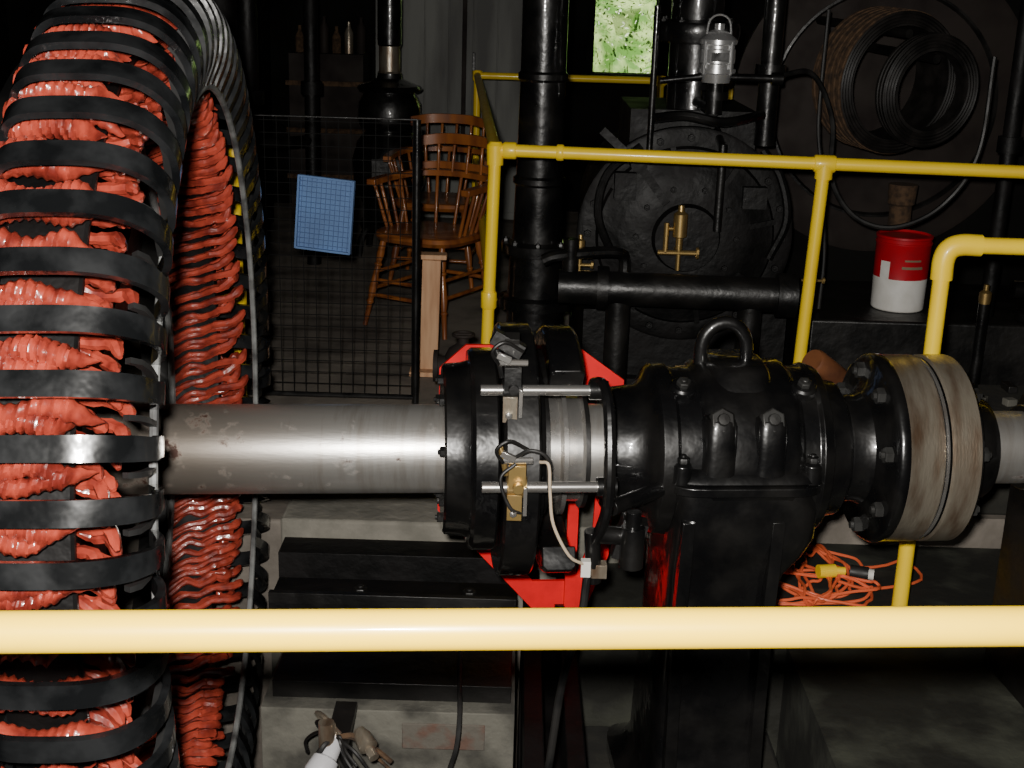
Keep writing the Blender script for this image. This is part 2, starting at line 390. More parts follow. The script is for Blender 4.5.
# ---------- flange coupling
m=MB()
m.lathe(O,A,[(.752,.101),(.752,.118),(.76,.124),(.79,.124),(.805,.13),(.815,.15),(.822,.205),(.826,.214),(.834,.219),(.850,.219),(.853,.217,STEELR),(.925,.217,STEELR),(.930,.212,STEELR),(.930,.20),(.945,.20),(.945,.212),(.950,.217,STEELR),(1.01,.217,STEELR),(1.017,.211),(1.021,.15),(1.035,.135),(1.085,.125),(1.10,.115),(1.10,.086)],BLACK,96)
for k in range(8):
    a=k*math.pi/4+.25
    p=(-B*math.cos(a)+K*math.sin(a))*.180
    m.hexb(M(.820,0,0)+p,-A,.019,.018,NUT)
    m.hexb(M(1.020,0,0)+p,A,.018,.018,NUT)
m.torus(M(.9375,0,0),A,.209,.004,STEELB,90,6)
m.obj('shaft_coupling')
m=MB()
m.lathe(O,A,[(1.20,.086),(1.20,.10),(1.245,.10,STEELB),(1.25,.15),(1.28,.17),(1.5,.17),(1.53,.14),(1.56,.10),(1.56,.086)],BLACKM,56)
m.box(M(1.40,0,-.35),(.26,.30,.60),BLACKM,RZ)
m.box(M(1.40,0,-.02),(.30,.42,.04),BLACKM,RZ)
for sg in(-1,1): m.hexb(M(1.38,sg*.17,0),K,.02,.02,BLACK)
m.obj('outboard_bearing',bevel=.004)

# ------------------------------------------------------------------ railings
def fit(m,p,d,r=.030,l=.03,mt=None):
    mt=mt or YEL
    p=V(p);d=V(d).normalized(); m.lathe(p-d*l,d,[(0,.02),(0,r*.92),(.005,r),(2*l-.005,r),(2*l,r*.92),(2*l,.02)],mt,18)
PR=.0215
m=MB()
d=V((1.001,.076,0)).normalized()
c=V((0,1.1435,.95))
pL=c-d*1.75;pR=c+d*1.9
m.cyl(pL,pR,.0205,YELF,24)
for p in(pL,pR):
    m.cyl((p.x,p.y,0),(p.x,p.y,.95),.0205,YELF,20); fit(m,p,K,.028,.03,YELF)
    m.cyl((p.x,p.y,0),(p.x,p.y,.012),.05,YELF,20)
m.obj('front_handrail')

m=MB()
H=1.02
c0=V((-.08,4.434,H));c1=V((2.6,4.164,H));dd=(c1-c0).normalized()
cb=V((-.27,8.2,H));cb2=V((1.3,8.2,H))
m.cyl(c0,c1,PR,YEL,20);m.cyl(c0,cb,PR,YEL,16);m.cyl(cb,cb2,PR,YEL,16)
m.cyl(c0,(c0.x-.02,c0.y,0),PR,YEL,20)
m.lathe(c0,K,[(-.05,.02),(-.05,.028),(.015,.030),(.028,.02),(.03,0)],YEL,18)
fit(m,c0+dd*.05,dd,.029,.022);fit(m,c0+dd*.22,dd,.028,.012)
tp=c0+dd*1.095
m.cyl(tp,(tp.x-.03,tp.y,0),PR,YEL,20);fit(m,tp,dd,.029,.035);m.cyl(tp,tp-K*.05,.029,YEL,18)
m.cyl(c1,(c1.x,c1.y,0),PR,YEL,16)
for p in(cb,cb2,V((.86,8.2,H))): m.cyl(p,(p.x,p.y,0),PR,YEL,14);fit(m,p,K,.03,.03)
fit(m,(c0.x-.01,c0.y,.50),K,.028,.03)
m.cyl((c0.x,c0.y,.5),(cb.x,cb.y,.5),PR*.9,YEL,12)
m.obj('engine_handrail')

m=MB()
p=V((1.09,3.27,.955))
m.cyl(p+V((.04,0,0)),(2.6,3.27,.955),.0215,YEL,20)
m.tube(cr([p+V((.09,0,0)),p+V((.04,0,0)),p+V((.012,0,-.012)),p+V((0,0,-.04)),p+V((0,0,-.09))]),.028,YEL,16)
m.cyl(p-K*.04,(p.x,p.y,-.1),.0215,YEL,20)
m.cyl((p.x,p.y,-.1),(p.x,p.y,-.085),.05,YEL,20)
m.cyl((2.6,3.27,.955),(2.6,3.27,-.1),.0215,YEL,20)
m.obj('coupling_handrail')

m=MB()
m.cyl((-.95,4.35,0),(-.95,4.35,1.0),PR,YEL,16)
m.cyl((-.95,4.35,1.0),(-2.6,4.35,1.0),PR,YEL,16);fit(m,(-.95,4.35,1.0),K,.03,.03);fit(m,(-.95,4.35,.5),K,.03,.03)
m.cyl((-.95,4.35,.5),(-2.6,4.35,.5),PR,YEL,16);m.cyl((-2.6,4.35,0),(-2.6,4.35,1.0),PR,YEL,16)
m.obj('rotor_handrail')

# ------------------------------------------------------------------ room shell
def slab(name,lo,hi,mt,bev=.01):
    m=MB();m.b2(lo,hi,mt);return m.obj(name,bevel=bev)
slab('floor_rear',(-3.6,3.6,-1.3),(.45,9.4,0),FLOOR)
slab('floor_rear_side',(.45,3.78,-1.3),(3.6,9.4,0),FLOOR,0)
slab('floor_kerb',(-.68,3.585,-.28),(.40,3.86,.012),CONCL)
m=MB()
m.b2((.75,1.3,-1.3),(3.6,3.78,-.1),MOSS);m.b2((.2,3.10,-1.3),(.75,3.78,-.1),MOSS)
m.obj('floor_coupling_side')
m=MB()
m.b2((-.58,2.75,-1.1),(.03,3.6,-.12),CONC);m.b2((-.24,2.746,-.22),(-.04,2.752,-.15),BRICK)
m.b2((-.66,3.3,-1.1),(-.58,3.6,-.12),CONC)
m.obj('foundation_block',bevel=.012)
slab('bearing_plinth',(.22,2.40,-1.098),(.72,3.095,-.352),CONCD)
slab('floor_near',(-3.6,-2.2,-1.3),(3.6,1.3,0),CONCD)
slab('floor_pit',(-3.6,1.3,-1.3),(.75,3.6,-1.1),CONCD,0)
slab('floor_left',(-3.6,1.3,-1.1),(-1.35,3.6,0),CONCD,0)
m=MB()
m.b2((-.66,3.44,-.12),(.03,3.55,-.03),ENG)
m.b2((-.64,3.18,-.12),(.03,3.34,-.06),ENG)
m.b2((-.56,2.80,-.12),(.02,3.06,-.075),BLACKM)
m.b2((-.64,3.18,-.06),(.03,3.20,-.03),BLACKM)
for x in(-.4,-.1): m.hexb((x,3.26,-.06),K,.02,.015,BLACKM)
for k in range(9): m.b2((-.60+k*.07,3.55,-.12),(-.56+k*.07,3.58,-.05),BLACKM)
m.obj('bed_beams',bevel=.004)
m=MB()
m.b2((.05,1.35,-.30),(.10,3.59,-.13),ENG)
m.b2((.15,1.35,-.32),(.195,3.59,-.13),ENG)
m.b2((.05,1.35,-.34),(.195,3.59,-.30),ENG)
m.b2((.05,3.4,-1.099),(.19,3.55,-.34),ENG)
m.b2((.05,1.36,-1.099),(.19,1.44,-.34),ENG)
m.obj('steel_channel',bevel=.004)
slab('concrete_ledge',(.56,3.80,0.002),(2.3,4.12,.34),CONCD)
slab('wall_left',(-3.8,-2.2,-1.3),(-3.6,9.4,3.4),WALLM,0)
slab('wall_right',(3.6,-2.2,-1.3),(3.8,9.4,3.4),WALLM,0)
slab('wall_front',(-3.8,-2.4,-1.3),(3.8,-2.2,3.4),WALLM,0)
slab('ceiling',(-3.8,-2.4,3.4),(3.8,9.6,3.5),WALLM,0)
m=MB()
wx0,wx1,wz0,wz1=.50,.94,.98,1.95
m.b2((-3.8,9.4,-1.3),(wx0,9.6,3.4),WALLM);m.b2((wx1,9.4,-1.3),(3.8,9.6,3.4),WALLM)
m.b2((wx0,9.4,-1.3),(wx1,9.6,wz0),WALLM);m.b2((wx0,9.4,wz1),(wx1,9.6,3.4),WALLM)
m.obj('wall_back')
m=MB()
for a,b in(((wx0-.05,9.36,wz0-.05),(wx1+.05,9.4,wz0)),((wx0-.05,9.36,wz1),(wx1+.05,9.4,wz1+.05)),((wx0-.05,9.36,wz0),(wx0,9.4,wz1)),((wx1,9.36,wz0),(wx1+.05,9.4,wz1)),((wx0,9.44,1.62),(wx1,9.47,1.65))):
    m.b2(a,b,WALLM)
m.obj('window_1')
m=MB()
m.b2((-.98,8.97,0),(-.0,9.38,2.2),GREYP)
for k in range(6):
    x=-.97+k*.162; m.b2((x,8.955,.05),(x+.155,8.972,2.15),GREYP)
m.b2((-.40,8.935,.05),(-.37,8.96,2.15),BROWN)
m.b2((-.33,8.93,.98),(-.31,8.96,1.12),BLACKM)
m.obj('grey_cupboard',bevel=.003)

# hillside outside the window
LEAF=mat('foliage',(.10,.24,.03),.8,0,(.42,.56,.18),5,.4,.6,bump=.8,bscale=6,detail=12)
LEAF2=mat('foliage_pale',(.55,.65,.36),.8,0,(.75,.8,.58),5,.4,.6)
m=MB()
nx,ny=50,36;vs=[]
for j in range(ny):
    for i in range(nx):
        x=-5+i*.26;t=j/(ny-1)
        vs.append((x+random.uniform(-.06,.06),12.8+t*4+random.uniform(-.25,.25),-1.2+t*6.5+random.uniform(-.15,.15)))
fs=[(j*nx+i,j*nx+i+1,(j+1)*nx+i+1,(j+1)*nx+i) for j in range(ny-1) for i in range(nx-1)]
m.add(vs,fs,LEAF)
for k in range(12000):
    t=random.random();c=V((random.uniform(-.6,3),12.65+t*4+random.uniform(-.3,0),-1.1+t*6.5));r=random.uniform(.012,.036)
    d1=V((random.uniform(-1,1),random.uniform(-1,1),random.uniform(-1,1))).normalized()*r;d2=V((random.uniform(-1,1),random.uniform(-1,1),random.uniform(-1,1))).normalized()*r*.5
    m.add([c-d1,c+d2,c+d1,c-d2],[(0,1,2,3)],LEAF if random.random()<.6 else LEAF2)
m.obj('hillside_foliage')

# ------------------------------------------------------------------ steam engine
m=MB()
ec=V((.64,4.95,.66));F=V((0,-1,0))
m.lathe(ec,F,[(-.9,0),(-.9,.36),(-.02,.36),(-.02,.40),(.0,.41),(.04,.41),(.045,.40),(.045,.34),(.06,.33),(.075,.26),(.085,.24),(.085,.13),(.12,.12),(.125,0)],ENG,72)
for k in range(20):
    a=2*math.pi*k/20; m.hexb(ec+F*.042+V((math.cos(a),0,math.sin(a)))*.37,F,.015,.014,ENG)
for k in range(10):
    a=2*math.pi*k/10; m.hexb(ec+F*.082+V((math.cos(a),0,math.sin(a)))*.19,F,.012,.012,ENG)
for k in range(8):
    a=2*math.pi*k/8+.2; dv=V((math.cos(a),0,math.sin(a)))
    m.bar([ec+F*.07+dv*.24,ec+F*.055+dv*.34],dv.cross(F),.02,.03,ENG)
m.b2((.27,4.92,0.002),(1.06,5.9,.36),ENG)
m.b2((.26,4.86,0.002),(1.12,5.95,.10),ENG)
m.b2((.42,5.02,.95),(.90,5.6,1.12),ENG)
m.lathe((.665,5.15,1.0),K,[(0,.15),(.04,.15),(.045,.11),(.08,.10),(.36,.10),(.37,.16),(.40,.165),(.43,.165),(.44,.16),(.45,.10),(1.9,.10),(1.9,0)],BLACK,40)
for k in range(8):
    a=2*math.pi*k/8+.2; m.hexb(V((.665,5.15,1.43))+V((math.cos(a),math.sin(a),0))*.135,K,.015,.02,BLACKM)
m.cyl((.16,4.66,.505),(.98,4.62,.505),.062,BLACKM,32)
m.cyl((.95,4.62,.505),(1.02,4.616,.505),.080,BLACKM,32)
m.cyl((.30,4.655,.505),(.34,4.653,.505),.080,BLACKM,32)
m.cyl((.38,4.65,.002),(.38,4.65,.46),.045,BLACKM,18)
m.cyl((.86,4.63,.002),(.86,4.63,.46),.045,BLACKM,18)
m.cyl((.745,4.80,.70),(.745,4.80,1.02),.016,BLACKM,12)
m.cyl((.745,4.80,1.0),(.745,4.98,1.05),.016,BLACK,12)
m.cyl((.48,4.84,.95),(.48,4.84,1.5),.012,BLACK,12)
m.cyl((.93,5.0,1.0),(.93,5.0,1.9),.04,BLACK,16)
m.cyl((.93,5.0,1.25),(.93,5.0,1.30),.06,BLACK,16)
m.tube(cr([(.48,4.86,1.10),(.60,4.80,1.12),(.74,4.80,1.10),(.90,4.92,1.12)]),.018,BLACK,8)
m.tube(cr([(.10,4.66,.60),(.16,4.66,.62),(.36,4.70,.63),(.40,4.72,.60),(.40,4.72,.52)]),.022,BLACK,10)
m.cyl((.20,4.67,.56),(.20,4.67,.68),.03,BLACK,14)
m.bar([(.30,4.80,1.06),(.44,4.80,.94),(.55,4.80,.80)],(0,1,0),.03,.03,ENG)
m.cyl((.44,4.78,.94),(.44,4.93,.94),.03,ENG,14)
m.b2((.36,4.84,.80),(.44,4.92,.90),ENG);m.b2((.84,4.84,.78),(.93,4.92,.86),ENG)
m.tube(cr([(.36,4.82,.60),(.30,4.80,.75),(.33,4.82,.90),(.45,4.84,1.0)]),.016,ENG,8)
m.tube(cr([(.95,4.82,.60),(1.0,4.80,.75),(.97,4.82,.90),(.90,4.84,1.0)]),.016,ENG,8)
m.obj('steam_engine_cylinder',bevel=.003)

m=MB()
m.lathe((.085,5.15,0.002),K,[(0,0),(0,.16),(.03,.16),(.035,.12),(.30,.115),(.31,.15),(.35,.15),(.36,.115),(.52,.11),(.53,.145),(.57,.145),(.58,.10),(.80,.095),(.81,.105),(.83,.105),(.84,.093),(1.2,.088),(1.21,.097),(1.23,.097),(1.24,.088),(3.3,.088),(3.3,0)],BLACK,40)
for k in range(8):
    a=2*math.pi*k/8; m.hexb(V((.085,5.15,.572))+V((math.cos(a),math.sin(a),0))*.127,K,.012,.015,BLACKM)
m.obj('steam_standpipe')

m=MB()
c=V((.70,4.80,1.24))
m.lathe(c,K,[(0,0),(0,.05),(.03,.055),(.035,.068),(.05,.068),(.05,.060),(.065,.060),(.07,.064),(.115,.064,CHROME),(.12,.060),(.13,.060,CHROME),(.135,.068),(.15,.068),(.165,.05),(.18,.03),(.185,.018),(.205,.018),(.205,0)],CHROME,32)
m.box(c+V((0,-.064,.092)),(.06,.006,.03),BLACK)
for k in range(4):
    a=k*math.pi/2+.7; m.cyl(c+V((math.cos(a)*.066,math.sin(a)*.066,.03)),c+V((math.cos(a)*.066,math.sin(a)*.066,.145)),.005,CHROME,8)
m.tube(cr([c+V((-.045,0,.15)),c+V((-.035,0,.215)),c+V((0,0,.235)),c+V((.035,0,.215)),c+V((.045,0,.15))]),.004,CHROME,8)
m.cyl(c-K*.11,c,.03,BLACK,14);m.cyl(c-K*.06,c-K*.03,.05,BLACK,14)
m.cyl(c-K*.10,c-K*.09+V((-.03,.30,0)),.022,BLACK)
m.cyl(c+V((.05,0,.02)),c+V((.24,0,.02)),.014,BLACK,12)
m.cyl(c+V((.20,0,.02)),c+V((.24,0,.02)),.022,BLACK,12)
m.cyl(c+V((-.05,0,.02)),c+V((-.20,0,.0)),.012,BLACK,12)
m.obj('sight_feed_lubricator')
def oiler(name,c,sc=1.0):
    m=MB();c=V(c)
    m.lathe(c,K,[(-.02,.0),(-.02,.012*sc),(.02*sc,.012*sc),(.025*sc,.024*sc),(.10*sc,.024*sc),(.11*sc,.012*sc),(.13*sc,.01*sc),(.13*sc,0)],BRASS,18)
    m.cyl(c+V((-.045*sc,0,.07*sc)),c+V((-.045*sc,0,-.03*sc)),.009*sc,BRASS,10)
    m.cyl(c+V((-.045*sc,0,.05*sc)),c+V((0,0,.05*sc)),.006*sc,BRASS,8)
    m.cyl(c+V((-.07*sc,0,-.03*sc)),c+V((.06*sc,0,-.03*sc)),.009*sc,BRASS,10)
    m.cyl(c-K*.02,c-K*.09*sc,.008*sc,BRASS,10)
    m.cyl(c+V((0,0,-.03*sc)),c+V((0,.09,-.03*sc)),.008*sc,BRASS,10)
    m.lathe(c+V((.06*sc,0,-.03*sc)),V((1,0,0)),[(0,.02*sc),(.008,.02*sc),(.008,0)],BRASS,8)
    m.obj(name)
oiler('brass_oiler',(.60,4.74,.66),1.1)
oiler('brass_oiler',(.235,4.70,.60),.7)
oiler('brass_oiler',(1.10,4.72,.56),.6)

# ------------------------------------------------------------------ armchairs
def chair(pos,yaw):
    m=MB();R=Matrix.Rotation(yaw,3,'Z');p0=V(pos)
    T=lambda x,y,z:p0+R@V((x,y,z))
    n=40;vs=[];lv=[(.405,.80),(.41,.93),(.43,1.0),(.448,.97),(.452,.9)]
    for z,k in lv:
        for i in range(n):
            t=2*math.pi*i/n;e=.62
            x=math.copysign(abs(math.cos(t))**e,math.cos(t))*.235*k;y=math.copysign(abs(math.sin(t))**e,math.sin(t))*.225*k
            vs.append(T(x,y,z))
    fs=[(a*n+i,a*n+(i+1)%n,(a+1)*n+(i+1)%n,(a+1)*n+i) for a in range(len(lv)-1) for i in range(n)]
    vs.append(T(0,0,.436));fs+=[((len(lv)-1)*n+i,(len(lv)-1)*n+(i+1)%n,len(vs)-1) for i in range(n)]
    fs.append(tuple(range(n)))
    m.add(vs,fs,WOOD)
    for sx in(-1,1):
        for sy in(-1,1):
            a=T(sx*.16,sy*.15,.42);b=T(sx*.225,sy*.215,.002)
            L=(b-a).length
            m.lathe(a,b-a,[(0,0),(0,.014),(.08,.019),(.12,.013),(.13,.020),(.14,.013),(.25,.020),(.30,.013),(.31,.019),(.32,.013),(L,.011),(L,0)],WOOD,12)
    def lp(sx,sy,z):
        k=(.42-z)/.42;return T(sx*(.16+.065*k),sy*(.15+.065*k),z)
    for sx in(-1,1):
        m.cyl(lp(sx,-1,.18),lp(sx,1,.18),.010,WOOD,8); m.cyl(lp(sx,-1,.26),lp(sx,1,.26),.009,WOOD,8)
    for z,sy in((.22,-1),(.15,-1),(.22,1)): m.cyl(lp(-1,sy,z),lp(1,sy,z),.010,WOOD,8)
    bow=[(-.26,-.12,.66),(-.265,-.04,.665),(-.26,.08,.67),(-.195,.21,.68),(0,.26,.685),(.195,.21,.68),(.26,.08,.67),(.265,-.04,.665),(.26,-.12,.66)]
    bp=cr([T(*b) for b in bow],5)
    bl=cr(bow,5)
    m.bar(bp,K,.028,.045,WOOD)
    for k in range(13):
        qi=int(k/12*(len(bl)-5))+2; q=bl[qi]
        m.cyl(T(q.x*.76,max(q.y*.76,-.10),.44),bp[qi],.0085,WOOD,8)
    cp=cr([T(-.21,.215,.83),T(-.1,.27,.845),T(.1,.27,.845),T(.21,.215,.83)],5)
    m.bar(cp,K,.05,.02,WOOD)
    cp=cr([T(-.20,.22,.715),T(-.1,.262,.72),T(.1,.262,.72),T(.20,.22,.715)],5)
    m.bar(cp,K,.035,.022,WOOD)
    for x in(-.19,-.12,-.04,.04,.12,.19):
        m.cyl(T(x,.235,.69),T(x*1.02,.262-abs(x)*.15,.82),.008,WOOD,8)
    m.obj('wooden_armchair',bevel=.002)
chair((-.40,6.02,0),math.radians(-30))
chair((-.42,6.98,0),math.radians(-8))
m=MB();m.box((-.345,5.20,.24),(.075,.05,.48),PINE,Matrix.Rotation(.02,3,'Y'));m.box((-.345,5.22,.49),(.13,.07,.02),PINE);m.box((-.345,5.20,.012),(.16,.16,.02),PINE)
m.obj('pine_stand',bevel=.003)

m=MB()
sp=(-.76,7.7,.002)
for k in range(4):
    a=k*math.pi/2+.7; m.tube(cr([V(sp)+V((math.cos(a)*.22,math.sin(a)*.22,0)),V(sp)+V((math.cos(a)*.20,math.sin(a)*.20,.1)),V(sp)+V((math.cos(a)*.13,math.sin(a)*.13,.2))]),.02,BLACK,8)
m.lathe(sp,K,[(.15,0),(.15,.17),(.19,.18),(.21,.15),(.30,.16),(.42,.21),(.55,.22),(.66,.19),(.72,.14),(.74,.17),(.76,.18),(.80,.185),(.88,.18),(.94,.15),(.95,.18),(.965,.19),(.98,.18),(1.0,.12),(1.02,.075),(1.04,.07),(1.05,.07),(1.06,.062,STEELR),(1.20,.062,STEELR),(1.21,.07),(3.4,.07),(3.4,0)],BLACK,40)
m.box(V(sp)+V((0,-.21,.5)),(.16,.03,.16),BLACKM);m.cyl(V(sp)+V((.05,-.23,.5)),V(sp)+V((.09,-.26,.5)),.01,STEELB,8)
m.obj('potbelly_stove')

m=MB()
x0,x1,yy,zt=-1.15,-.37,4.76,1.08
for x in(x0,x1): m.cyl((x,yy,0.002),(x,yy,zt),.014,BLACK,12)
m.cyl((x0,yy,zt),(x1,yy,zt),.004,BLACKM,10);m.cyl((x0,yy,.03),(x1,yy,.03),.010,BLACK,10)
k=x0+.045
while k<x1: m.cyl((k,yy,.03),(k,yy,zt),.0017,MESHW,5);k+=.045
k=.075
while k<zt: m.cyl((x0,yy,k),(x1,yy,k),.0017,MESHW,5);k+=.045
m.obj('wire_mesh_screen')
m=MB()
R=Matrix.Rotation(math.radians(4),3,'Y')@Matrix.Rotation(math.radians(-8),3,'Z')
c=V((-.70,4.715,.735))
m.box(c,(.205,.012,.265),BLUE,R)
for k in range(-5,6): m.box(c+R@V((k*.018,-.006,0)),(.0022,.004,.255),BLUED,R)
for k in range(-6,7): m.box(c+R@V((0,-.006,k*.019)),(.195,.004,.0022),BLUED,R)
for sx in(-1,1): m.box(c+R@V((sx*.102,-.01,0)),(.008,.02,.27),BLUE,R)
for sz in(-1,1): m.box(c+R@V((0,-.01,sz*.132)),(.205,.02,.008),BLUE,R)
m.box(c+V((0,.022,.12)),(.03,.04,.01),BLACK)
m.obj('blue_grid_panel',bevel=.002)
m=MB();c=V((-.17,4.28,.002))
m.lathe(c,K,[(0,0),(0,.07),(.02,.07),(.03,.035),(.26,.035),(.27,.06),(.33,.065),(.36,.05),(.38,.02),(.41,.015),(.41,0)],BROWN,24)
m.cyl(c+V((-.09,-.01,.30)),c+V((.08,.01,.30)),.035,BROWN,16);m.cyl(c+V((-.10,-.01,.30)),c+V((-.085,-.01,.30)),.055,BROWN,16)
m.torus(c+K*.41,K,.035,.006,BROWN,24,8);m.cyl(c+V((-.035,0,.41)),c+V((.035,0,.41)),.005,BROWN,8)
m.obj('floor_valve')

# ------------------------------------------------------------------ right background
slab('partition_side',(1.22,5.93,0.002),(3.58,6.0,3.39),WALLM,0)
m=MB()
m.lathe((1.60,5.90,1.10),F,[(0,0),(0,.66),(.03,.66),(.035,.64),(.035,0)],BROWN,72)
m.lathe((1.60,5.86,1.10),F,[(0,.50),(.01,.50),(.012,.49),(.0,.48)],BLACKM,72)
m.obj('wooden_belt_pulley')
def roll(name,c,ax,R0,R1,w,turns,edge):
    m=MB();ax=V(ax).normalized();c=V(c)
    prof=[(-w/2,R0)]
    prof+=[(-w/2,R1),(w/2,R1,edge)]
    k=R1
    while k>R0+.012:
        prof+=[(w/2+.001,k-.001),(w/2+.004,k-.005),(w/2+.001,k-.010),(w/2-.002,k-.011)];k-=.0125
    prof+=[(w/2,R0),(-w/2,R0)]
    m.lathe(c,ax,prof,BELT,72)
    for q in range(turns):
        m.torus(c+ax*(-w/2+w*(q+.5)/turns),ax,R1-.006,.012,edge,56,6)
    m.cyl(c+K*(R0-.03)+ax*w*.6,c+K*(R0-.03)-ax*.5,.018,BLACKM,10)
    m.obj(name)
roll('belting_roll',(1.45,5.32,1.235),(.36,-.92,-.05),.22,.275,.20,6,TAN)
roll('belting_roll',(1.555,5.10,1.215),(.33,-.94,-.05),.15,.21,.06,3,BELT)
m=MB()
m.tube(cr([(.94,4.85,1.27),(1.08,4.95,1.27),(1.18,5.0,1.1),(1.20,5.0,.88),(1.30,4.98,.74),(1.45,4.95,.71),(1.62,4.95,.80),(1.73,4.95,1.0),(1.76,5.0,1.35)],8),.010,RUB,8)
m.tube(cr([(1.15,5.1,1.5),(1.14,5.05,1.1),(1.16,5.0,.9),(1.2,5.0,.6),(1.2,5.0,.37)],8),.008,RUB,8)
m.obj('air_hose')
slab('dark_workbench',(1.14,4.86,0.002),(2.6,5.6,.36),BLACKM)
m=MB()
c=V((1.535,5.10,.362))
m.lathe(c,K,[(0,0),(0,.098,WHITE),(.005,.102,WHITE),(.13,.105,WHITE),(.135,.105,CANR),(.26,.107,CANR),(.265,.110,CANR),(.27,.110,CANR),(.272,.106,CANR),(.285,.107,CANR),(.288,.110,CANR),(.296,.110,CANR),(.298,.103,CANR),(.29,.098,CANR),(.29,0,CANR)],WHITE,48)
def arcplate(z0,z1,a0,a1,mt,r=.1055):
    n=8;vs=[]
    for i in range(n+1):
        a=math.radians(a0+(a1-a0)*i/n)
        for z in(z0,z1): vs.append(c+V((math.sin(a)*(r+.003),-math.cos(a)*(r+.003),z)))
    m.add(vs,[(2*i,2*i+2,2*i+3,2*i+1) for i in range(n)],mt)
arcplate(.13,.20,-62,-40,WHITE);arcplate(.175,.185,-15,30,BEIGE);arcplate(.205,.212,-10,25,BEIGE)
m.obj('grease_pail')
m=MB();c=V((1.60,5.42,.362));m.lathe(c,K,[(0,0),(0,.05),(.36,.045),(.37,.055),(.45,.06),(.45,0)],TAN,24);m.obj('fibre_tube')
m=MB()
m.b2((2.0,5.895,.96),(2.6,5.92,1.42),BEIGE);
m.lathe((2.21,5.89,1.19),F,[(0,0),(0,.12),(.012,.12),(.014,.105),(.004,.10,BLACKM),(.004,0,BLACKM)],STEELR,40)
m.box((2.21,5.88,1.20),(.01,.004,.14),WHITE,Matrix.Rotation(.6,3,'Y'))
for k in range(10):
    a=2*math.pi*k/10;m.box((2.21+.085*math.cos(a),5.883,1.19+.085*math.sin(a)),(.012,.004,.012),BEIGE)
m.obj('gauge_poster')
m=MB();m.cyl((1.86,5.0,.362),(1.86,5.0,3.39),.03,ENG,20);m.cyl((1.86,5.0,1.0),(1.86,5.0,1.06),.045,ENG,20);m.obj('iron_post')
m=MB();c=V((2.05,4.95,.362))
m.lathe(c,K,[(0,0),(0,.09),(.03,.09),(.04,.05),(.2,.05),(.21,.08),(.24,.08),(.25,.03),(.36,.02),(.36,0)],BLACK,28)
m.torus(c+K*.38,K,.07,.009,BLACK);m.cyl(c+V((-.07,0,.38)),c+V((.07,0,.38)),.007,BLACK)
m.cyl(c+V((-.12,0,.12)),c+V((.3,0,.12)),.035,BLACK,18)
m.obj('hand_valve')
m=MB();c=V((1.70,4.60,0.002));m.lathe(c,K,[(0,0),(0,.08),(.02,.08),(.03,.02),(.50,.02),(.51,.02,BRASS),(.51,.022,BRASS),(.54,.022,BRASS),(.55,.010,BRASS),(.57,.010,BRASS),(.57,0,BRASS)],BLACK,16);m.obj('brass_grease_cup')
m=MB()
c=V((.985,3.97,.395));R=Matrix.Rotation(.5,3,'Z')@Matrix.Rotation(.55,3,'Y')
m.lathe(c-R@V((.07,0,-.02)),R@V((1,0,0)),[(0,0),(0,.04),(.01,.045),(.13,.040),(.14,.035),(.14,0)],mat('mallet',(.20,.075,.03),.5,0,(.10,.035,.015),10),24)
m.cyl(c,c+V((.16,.03,-.02)),.013,PINE,10)
m.obj('wooden_mallet')
m=MB()
for k in range(30):
    x=random.uniform(.62,1.7);y=random.uniform(3.85,4.07);L=random.uniform(.03,.10)
    if .85<x<1.2: continue
    m.box((x,y,.352),(L,.03,.022),random.choice([BLACKM,STEELR,CONC]),Matrix.Rotation(random.uniform(0,3),3,'Z'))
m.obj('scrap_fittings',bevel=.002)

# ------------------------------------------------------------------ extension cord
m=MB()
pts=[]
for k in range(210):
    t=k/209*2*math.pi*10.5
    rx=.13+.10*math.sin(t*.37+1);ry=.13+.08*math.sin(t*.23)
    cx=.86+.08*math.sin(t*.31);cy=3.46+.07*math.cos(t*.19)
    pts.append(V((cx+rx*math.cos(t)+random.uniform(-.008,.008),cy+ry*math.sin(t)+random.uniform(-.008,.008),-.092+.045*abs(math.sin(t*.53))*random.uniform(.6,1))))
pts+= [V((1.1,3.58,-.085)),V((1.2,3.62,-.08)),V((1.22,3.50,-.085)),V((1.05,3.42,-.08)),V((.95,3.40,-.05))]
m.tube(cr(pts,4),.0046,ORANGE,7)
m.cyl((.90,3.44,-.04),(.95,3.45,-.04),.020,YEL,14);m.cyl((.95,3.45,-.04),(.98,3.45,-.04),.012,YEL,12)
m.cyl((1.0,3.47,-.05),(1.05,3.455,-.05),.020,RUB,14);m.cyl((1.05,3.455,-.05),(1.065,3.45,-.05),.016,WHITE,12)
m.obj('extension_cord')

# ------------------------------------------------------------------ pit details
m=MB()
c=V((-.37,2.56,-.075))
m.box(c+V((0,.085,-.02)),(.05,.17,.02),BLACKM)
m.lathe(c,V((-.3,-.6,-.5)),[(0,.012),(.02,.022),(.05,.024),(.055,.03),(.09,.035),(.11,.025),(.115,0)],GLASSY,20)
m.lathe(c+V((.05,0,.02)),V((.4,-.6,-.3)),[(0,.012),(.02,.02),(.05,.022),(.055,.012),(.08,.012),(.08,0)],STEELR,16)
for k in range(13):
    e=V((random.uniform(-.12,.14),random.uniform(-.1,.05),random.uniform(-.12,.05)))
    m.tube(cr([c,c+e*.4+V((0,-.02,.03)),c+e*.8,c+e+V((.02,0,-.03))]),random.choice([.004,.006]),random.choice([RUB,RUB,STEELR,BLACKM,TAN]),6)
m.lathe(c+V((-.02,-.02,.0)),K,[(-.05,0),(-.05,.018),(.05,.018),(.05,0)],STEELR,12)
m.cyl(c+V((0,.15,-.02)),c+V((0,.15,-1.02)),.015,BLACKM,10)
m.obj('pit_lamp_wiring')
m=MB()
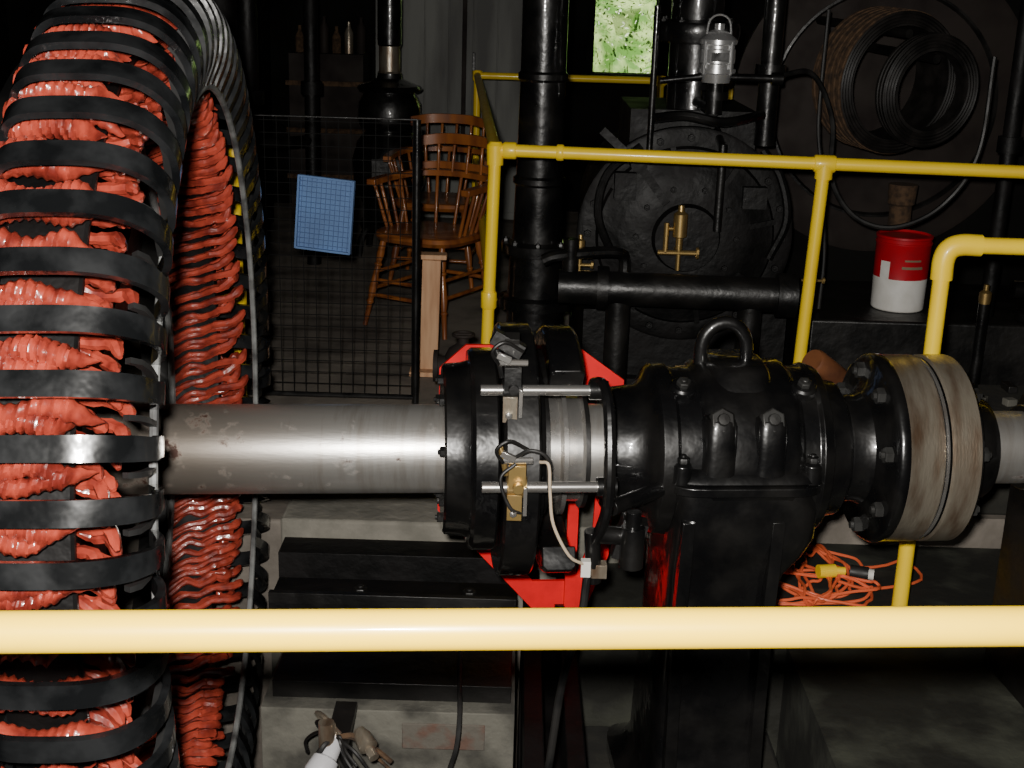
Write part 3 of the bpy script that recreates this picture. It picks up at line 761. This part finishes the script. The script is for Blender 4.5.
pts=[(-.10,2.70,-.10),(-.105,2.66,-.16),(-.125,2.65,-.24),(-.11,2.65,-.30),(-.14,2.66,-.40),(-.12,2.67,-.6),(-.13,2.70,-1.09)]
m.tube(cr([(-.11,2.95,-.065),(-.105,2.80,-.066)]+pts),.006,RUB,8)
m.obj('hanging_cable')

# ------------------------------------------------------------------ left background clutter
m=MB()
for x,y,r,h in((-1.35,6.6,.05,3.39),(-1.55,6.9,.09,3.39),(-1.15,7.3,.04,3.39),(-1.75,6.2,.035,3.39)):
    m.cyl((x,y,.002),(x,y,h),r,ENG,18)
    m.cyl((x,y,.95),(x,y,1.02),r*1.5,ENG,18); m.cyl((x,y,.3),(x,y,.36),r*1.5,ENG,18)
m.cyl((-1.75,6.2,1.25),(-1.35,6.6,1.25),.03,BLACKM,14);m.cyl((-1.55,6.9,.7),(-1.15,7.3,.7),.03,BLACKM,14)
m.torus((-1.45,6.42,1.15),(0.2,-1,0),.10,.012,BLACKM);m.cyl((-1.45,6.42,1.15),(-1.45,6.62,1.15),.015,BLACKM)
m.obj('pipe_manifold')
m=MB()
m.b2((-2.6,7.9,.002),(-1.62,8.6,1.5),ENG)
for k in range(3):
    m.b2((-2.55+k*.32,7.88,.2),(-2.27+k*.32,7.905,1.4),BROWN)
m.obj('tool_cabinet',bevel=.004)
m=MB()
m.b2((-1.5,8.6,.002),(-1.02,9.1,1.1),BROWN)
for z in(.3,.6,.9): m.b2((-1.52,8.58,z),(-1.0,8.6,z+.03),TAN)
for k in range(6):
    m.lathe((-1.45+k*.08,8.75,1.1),K,[(0,0),(0,.03),(.10+.03*(k%3),.03),(.14+.03*(k%3),.012),(.17+.03*(k%3),.012),(.17+.03*(k%3),0)],(TAN,STEELR,BROWN)[k%3],12)
m.obj('parts_shelf')

# ------------------------------------------------------------------ lights
def look(o,d,up=None):
    o.rotation_euler=V(d).to_track_quat('-Z','Y').to_euler()
pitch=math.radians(17)
fw=V((0,math.cos(pitch),-math.sin(pitch)))
sp=bpy.data.lights.new('camera_flash','SPOT');sp.energy=560;sp.spot_size=math.radians(78);sp.spot_blend=.6;sp.shadow_soft_size=.03;sp.color=(1,.96,.90)
so=bpy.data.objects.new('camera_flash',sp);so.location=(-.05,.0,CAMZ+.07);look(so,fw);bpy.context.scene.collection.objects.link(so)
su=bpy.data.lights.new('sun','SUN');su.energy=8;su.angle=.02
o=bpy.data.objects.new('sun',su);look(o,(.25,.62,-.75));bpy.context.scene.collection.objects.link(o)
w=bpy.data.worlds.new('world');bpy.context.scene.world=w;w.use_nodes=True
nt=w.node_tree;bg=nt.nodes['Background'];sk=nt.nodes.new('ShaderNodeTexSky');sk.sky_type='HOSEK_WILKIE';sk.sun_direction=(-.3,-.6,.75)
nt.links.new(sk.outputs[0],bg.inputs[0]);bg.inputs[1].default_value=.8
# ------------------------------------------------------------------ camera
cd=bpy.data.cameras.new('camera');cd.lens=1300/1024*36;cd.sensor_width=36;cd.clip_start=.05
co=bpy.data.objects.new('camera',cd);bpy.context.scene.collection.objects.link(co)
r=.03
up0=V((0,math.sin(pitch),math.cos(pitch)));rt0=V((1,0,0))
rt=(rt0*math.cos(r)+up0*math.sin(r));up=(up0*math.cos(r)-rt0*math.sin(r))
Mx=Matrix((( rt.x,up.x,-fw.x,0),(rt.y,up.y,-fw.y,0),(rt.z,up.z,-fw.z,CAMZ),(0,0,0,1)))
co.matrix_world=Mx
bpy.context.scene.camera=co
